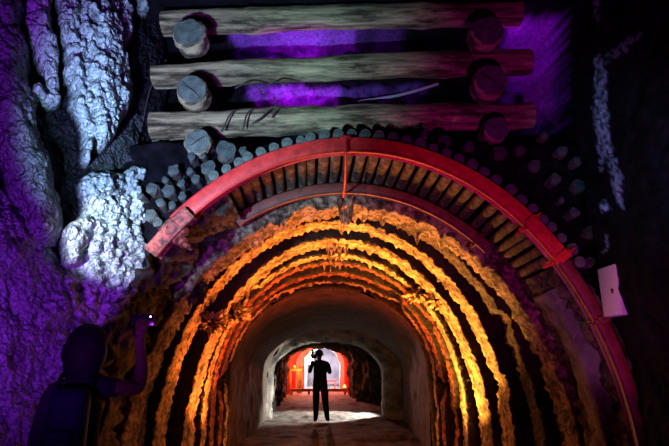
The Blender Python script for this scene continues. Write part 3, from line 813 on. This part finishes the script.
def person_far():
    base = Vector((P(319,419,12.95).x, 12.95, .0))
    root = empty('person', base, 'person standing silhouetted in the tunnel, legs apart, lifting a camera to the face', 'person')
    N = {}; E = []
    N['pelvis'] = ((0.02,0,.95),(.19,.13)); N['waist'] = ((.02,0,1.10),(.185,.13)); N['chest'] = ((.02,.0,1.28),(.215,.14)); N['neckb'] = ((.01,.0,1.42),(.10,.08)); N['neck'] = ((.0,.01,1.48),(.06,.06))
    N['skull0'] = ((-.01,.03,1.55),(.075,.085)); N['skull1'] = ((-.01,.03,1.62),(.085,.098)); N['skull2'] = ((-.01,.02,1.685),(.06,.07))
    N['nose0'] = ((-.01,.125,1.60),(.014,.014))
    E += [('pelvis','waist'),('waist','chest'),('chest','neckb'),('neckb','neck'),('neck','skull0'),('skull0','skull1'),('skull1','skull2'),('skull1','nose0')]
    N['shl'] = ((-.18,.02,1.39),.065); N['ell'] = ((-.25,.14,1.17),.05); N['wrl'] = ((-.20,.27,1.44),.03)
    N['shr'] = ((.21,.02,1.38),.068); N['elr'] = ((.27,.16,1.15),.052); N['wrr'] = ((.02,.34,1.42),.03)
    E += [('neckb','shl'),('shl','ell'),('ell','wrl'),('neckb','shr'),('shr','elr'),('elr','wrr')]
    add_fingers(N, E, (-.20,.27,1.44), 'wrl', (0,.05,1), (1,0,0), (.2,.9,0), pre='l')
    add_fingers(N, E, (.02,.34,1.42), 'wrr', (-1,.0,.35), (0,-.3,1), (0,.9,0), pre='r')
    for s, k, fx, fy in ((1,'R',.20,.02),(-1,'L',-.08,.0)):
        N['hip'+k] = ((.02+s*.09,0,.87),.115); N['kn'+k] = ((.02+s*.09+(fx-.02-s*.09)*.45,.03,.50),.088); N['an'+k] = ((fx,fy,.11),.062); N['toe'+k] = ((fx+s*.03,fy+.14,.05),(.045,.035))
        E += [('pelvis','hip'+k),('hip'+k,'kn'+k),('kn'+k,'an'+k),('an'+k,'toe'+k)]
    def mf(c):
        if c.z > 1.49 and abs(c.x) < .1: return 0
        if c.y > .24 and c.z > 1.3: return 0
        return 1
    skinfig('body', N, E, 'pelvis', mf, [M['skin'], M['black']], parent=root)
    b = bmesh.new(); bmesh.ops.create_icosphere(b, subdivisions=3, radius=1)
    for v in b.verts:
        d = v.co.copy(); v.co = Vector((-.01+d.x*.098, .015+min(d.y, .5)*.11, 1.64+d.z*(.095 if d.z > 0 else .10))); v.co *= 1+.004*nz(d*9)
    me = bpy.data.meshes.new('hair'); b.to_mesh(me); b.free()
    for p in me.polygons: p.use_smooth = True
    me.materials.append(M['hair']); h = bpy.data.objects.new('hair', me); C.objects.link(h); h.parent = root
    for s in (-1,1): m = MB(); m.tube([(-.01+s*.084,.03,1.61),(-.01+s*.10,.02,1.61)], [.02,.03], 10); child(m, 'ear', M['skin'], root)
    m = MB(); m.box((.0,-.15,1.24), (.27,.13,.38), None, .05); child(m, 'backpack', M['black'], root, 60)
    # camera: a thing of its own
    cm = empty('camera_with_flash', base+Vector((-.16,.36,1.56)), 'dark camera with upright flash, held at face height by the silhouetted person', 'camera')
    m = MB(); m.box((0,0,0), (.15,.07,.10), None, .012); child(m, 'body', M['phone'], cm)
    m = MB(); m.tube([(0,.03,0),(0,.11,0)], [.038,.035], 18); child(m, 'lens', M['phone'], cm)
    m = MB(); m.box((-.03,0,.11), (.06,.05,.14), None, .01); child(m, 'flash', M['phone'], cm)
person_far()

# ================================================================ FAR CHAMBER
for k, (Y, a, b_) in enumerate([(22.6,1.38,.92),(23.3,1.36,.92),(24.0,1.33,.92),(24.7,1.29,.92),(25.4,1.24,.92)]):
    prof = profile(-.70, a, 1.2, b_, n=90)
    o = sweep('chamber_arch', prof, steel_section(Y, .13, .22), M['red'], i0=0); finish(o); recenter(o, (-.7, Y, 0))
    tag(o, ['nearest red arch of the glowing far chamber','second red arch of the far chamber','middle red arch of the far chamber','fourth red arch of the far chamber','deepest red arch of the far chamber, before the grey lining'][k], 'arch', 'red arches in the far chamber')
# low barrier across the chamber
root = empty('barrier', (-.7, 22.7, 0), 'low orange timber barrier across the entrance of the far red chamber', 'barrier')
m = MB(); m.box((0,0,.17), (2.5,.08,.12), None, .01); child(m, 'rail', M['wood'], root)
for x in (-1.15,-.4,.4,1.15): m = MB(); m.box((x,0,.06), (.1,.14,.14), None, .01); child(m, 'foot', M['wood'], root)
# timber trestle at left of the chamber
tx = P(294, 380, 22.95).x
root = empty('timber_trestle', (tx, 23.3, 0), 'small orange-lit timber trestle standing at the left side of the far red chamber', 'trestle')
m = MB(); m.box((0,0,.98), (.52,.12,.11), None, .01); child(m, 'beam', M['wood'], root)
for x in (-.2,.17): m = MB(); m.box((x,0,.46), (.1,.11,.94), None, .01); child(m, 'leg', M['wood'], root)
m = MB(); m.tube([(-.03,0,1.03),(-.03,0,1.1),(-.03,0,1.2)], [.05,.09,.04], 12); child(m, 'knob', M['wood'], root)
px_ = P(301, 380, 23.4).x
root = empty('wooden_post', (px_, 23.4, 0), 'round-topped orange post right of the trestle in the far chamber', 'post')
m = MB(); m.tube([(0,0,0),(0,0,1.05)], [.07,.055], 12); child(m, 'shaft', M['wood'], root)
m = MB(); m.tube([(0,0,1.04),(0,0,1.1),(0,0,1.18),(0,0,1.25),(0,0,1.27)], [.05,.10,.11,.07,.01], 12); child(m, 'cap', M['redworn'], root)
wl = P(344.5, 386, 22.6)
root = empty('warning_lamp', (wl.x, 22.62, .23), 'small glowing yellow lamp on the right end of the orange barrier', 'lamp')
m = MB(); m.box((0,0,.02), (.14,.08,.04), None, .008); child(m, 'base', M['steel'], root)
m = MB(); m.tube([(0,0,.04),(0,0,.07),(0,0,.13),(0,0,.16)], [.05,.065,.055,.02], 14); child(m, 'lens', M['amber'], root)
# pale bench in the grey lining
bl = P(331, 380, 26.5)
root = empty('bench', (bl.x, 25.9, 0), 'pale blue-grey bench on the right inside the far chamber', 'bench')
m = MB(); m.box((0,0,.42), (.55,.3,.07), None, .01); child(m, 'seat', M['grey'], root)
for x in (-.2,.2): m = MB(); m.box((x,0,.2), (.07,.26,.38), None, .01); child(m, 'leg', M['grey'], root)
# work lamp standing in the grey lining
fx = P(309, 368, 28.6).x
root = empty('work_lamp', (fx, 28.6, 0), 'dazzling white work lamp on a stand at the far end of the tunnel', 'lamp')
m = MB(); m.tube([(0,0,.05),(0,0,1.15)], .02, 10)
for a in (0,2.1,4.2): m.tube([(0,0,.35),(.28*cos(a),.28*sin(a),0.0)], .014, 8)
child(m, 'stand', M['steel'], root)
m = MB(); m.box((0,.03,1.38), (.52,.08,.46), None, .02); hd = child(m, 'head', M['steel'], root)
m = MB(); m.box((0,-.02,1.38), (.47,.02,.41), None, .005); child(m, 'glass', M['lamp'], root, par=hd)

# ================================================================ LIGHTS
def lamp(kind, loc, e, col, size=.1, aim=None, ang=60, blend=.4, name='light'):
    l = bpy.data.lights.new(name, kind); l.energy = e; l.color = col
    if kind == 'AREA': l.size = size
    else: l.shadow_soft_size = size
    if kind == 'SPOT': l.spot_size = radians(ang); l.spot_blend = blend
    o = bpy.data.objects.new(name, l); C.objects.link(o); o.location = loc
    if aim is not None:
        o.rotation_euler = (Vector(aim)-Vector(loc)).to_track_quat('-Z', 'Y').to_euler()
    return o
lamp('SPOT', (-1.47,1.9,2.1), 560, (.40,.76,1.0), .03, (-1.12,4.25,3.8), 66, .8, 'white_spot')
lamp('SPOT', (-1.47,1.9,2.1), 430, (.74,.92,1.0), .03, (-1.72,4.0,2.5), 24, .7, 'white_spot_slab')
lamp('SPOT', (-1.1,.5,1.0), 520, (.38,.03,1.0), .15, (-2.35,3.2,2.6), 66, .8, 'violet_spot')
lamp('SPOT', (.9,.6,.4), 210, (.9,.02,.7), .15, (1.95,4.1,2.9), 54, .8, 'magenta_spot')
lamp('SPOT', (.3,1.2,1.6), 150, (.25,.55,1.0), .1, (2.35,3.6,3.1), 30, .8, 'blue_spot')
lamp('POINT', P(296,72,4.66), 8, (.68,.03,1.0), .03, name='violet_lamp')
lamp('POINT', P(520,40,4.60), 2.6, (.6,.03,.9), .12, name='magenta_lamp')
lamp('SPOT', (-.6,1.2,1.75), 85, (1.0,.62,.85), .08, (2.03,3.9,1.95), 22, .8, 'pink_spot')  # added spot to brighten the junction box and pier
# amber uplights standing on the floor among the ribs, thrown up
lamp('SPOT', (1.25,7.40,.12), 1500, (1.0,.40,.06), .05, (1.50,7.05,2.3), 92, .8, 'amber_right')
lamp('SPOT', (-1.25,7.45,.12), 700, (1.0,.22,.03), .05, (-1.50,7.1,2.3), 92, .8, 'amber_left')
lamp('SPOT', (0,7.6,.12), 900, (1.0,.32,.04), .06, (0,6.8,3.0), 78, .8, 'amber_mid')
lamp('SPOT', (0,8.40,.04), 420, (1.0,.12,.03), .06, (0,7.95,2.6), 110, .6, 'red_mid')
lamp('SPOT', (.3,3.4,.3), 75, (1.0,.45,.34), .1, (.1,5.3,3.1), 64, .8, 'warm_front')
lamp('POINT', (0,8.5,.04), 70, (1.0,.36,.12), .1, name='lining_amber')  # added point light to warm the lining, not one of the uplights
# chamber and passage
lamp('SPOT', (1.9,15.5,1.3), 1800, (1.0,.96,.86), .08, (-1.6,14.5,1.15), 40, .25, name='rim_light')
lamp('SPOT', (1.9,15.5,1.5), 1900, (1.0,.96,.88), .08, (.0,14.9,.0), 60, .5, name='floor_light')
lamp('POINT', (-.7,24.3,1.8), 620, (1.0,.16,.09), .1, name='chamber_red')
lamp('POINT', (-1.5,22.9,1.3), 70, (1.0,.40,.08), .1, name='chamber_orange')
lamp('POINT', (-1.0,28.0,1.45), 380, (.9,.95,1.0), .12, name='chamber_white')

w = bpy.data.worlds.new('w'); bpy.context.scene.world = w; w.use_nodes = True
w.node_tree.nodes['Background'].inputs[0].default_value = (.02,.01,.04,1); w.node_tree.nodes['Background'].inputs[1].default_value = .05
cam = bpy.data.cameras.new('Camera'); cam.sensor_width = 36; cam.lens = F/669*36; cam.clip_start = .05
co = bpy.data.objects.new('Camera', cam); C.objects.link(co); co.location = (0,0,CAMZ); co.rotation_euler = (radians(90)+PITCH, 0, 0)
sc = bpy.context.scene; sc.camera = co
sc.view_settings.view_transform = 'Standard'; sc.view_settings.look = 'None'; sc.view_settings.exposure = 0
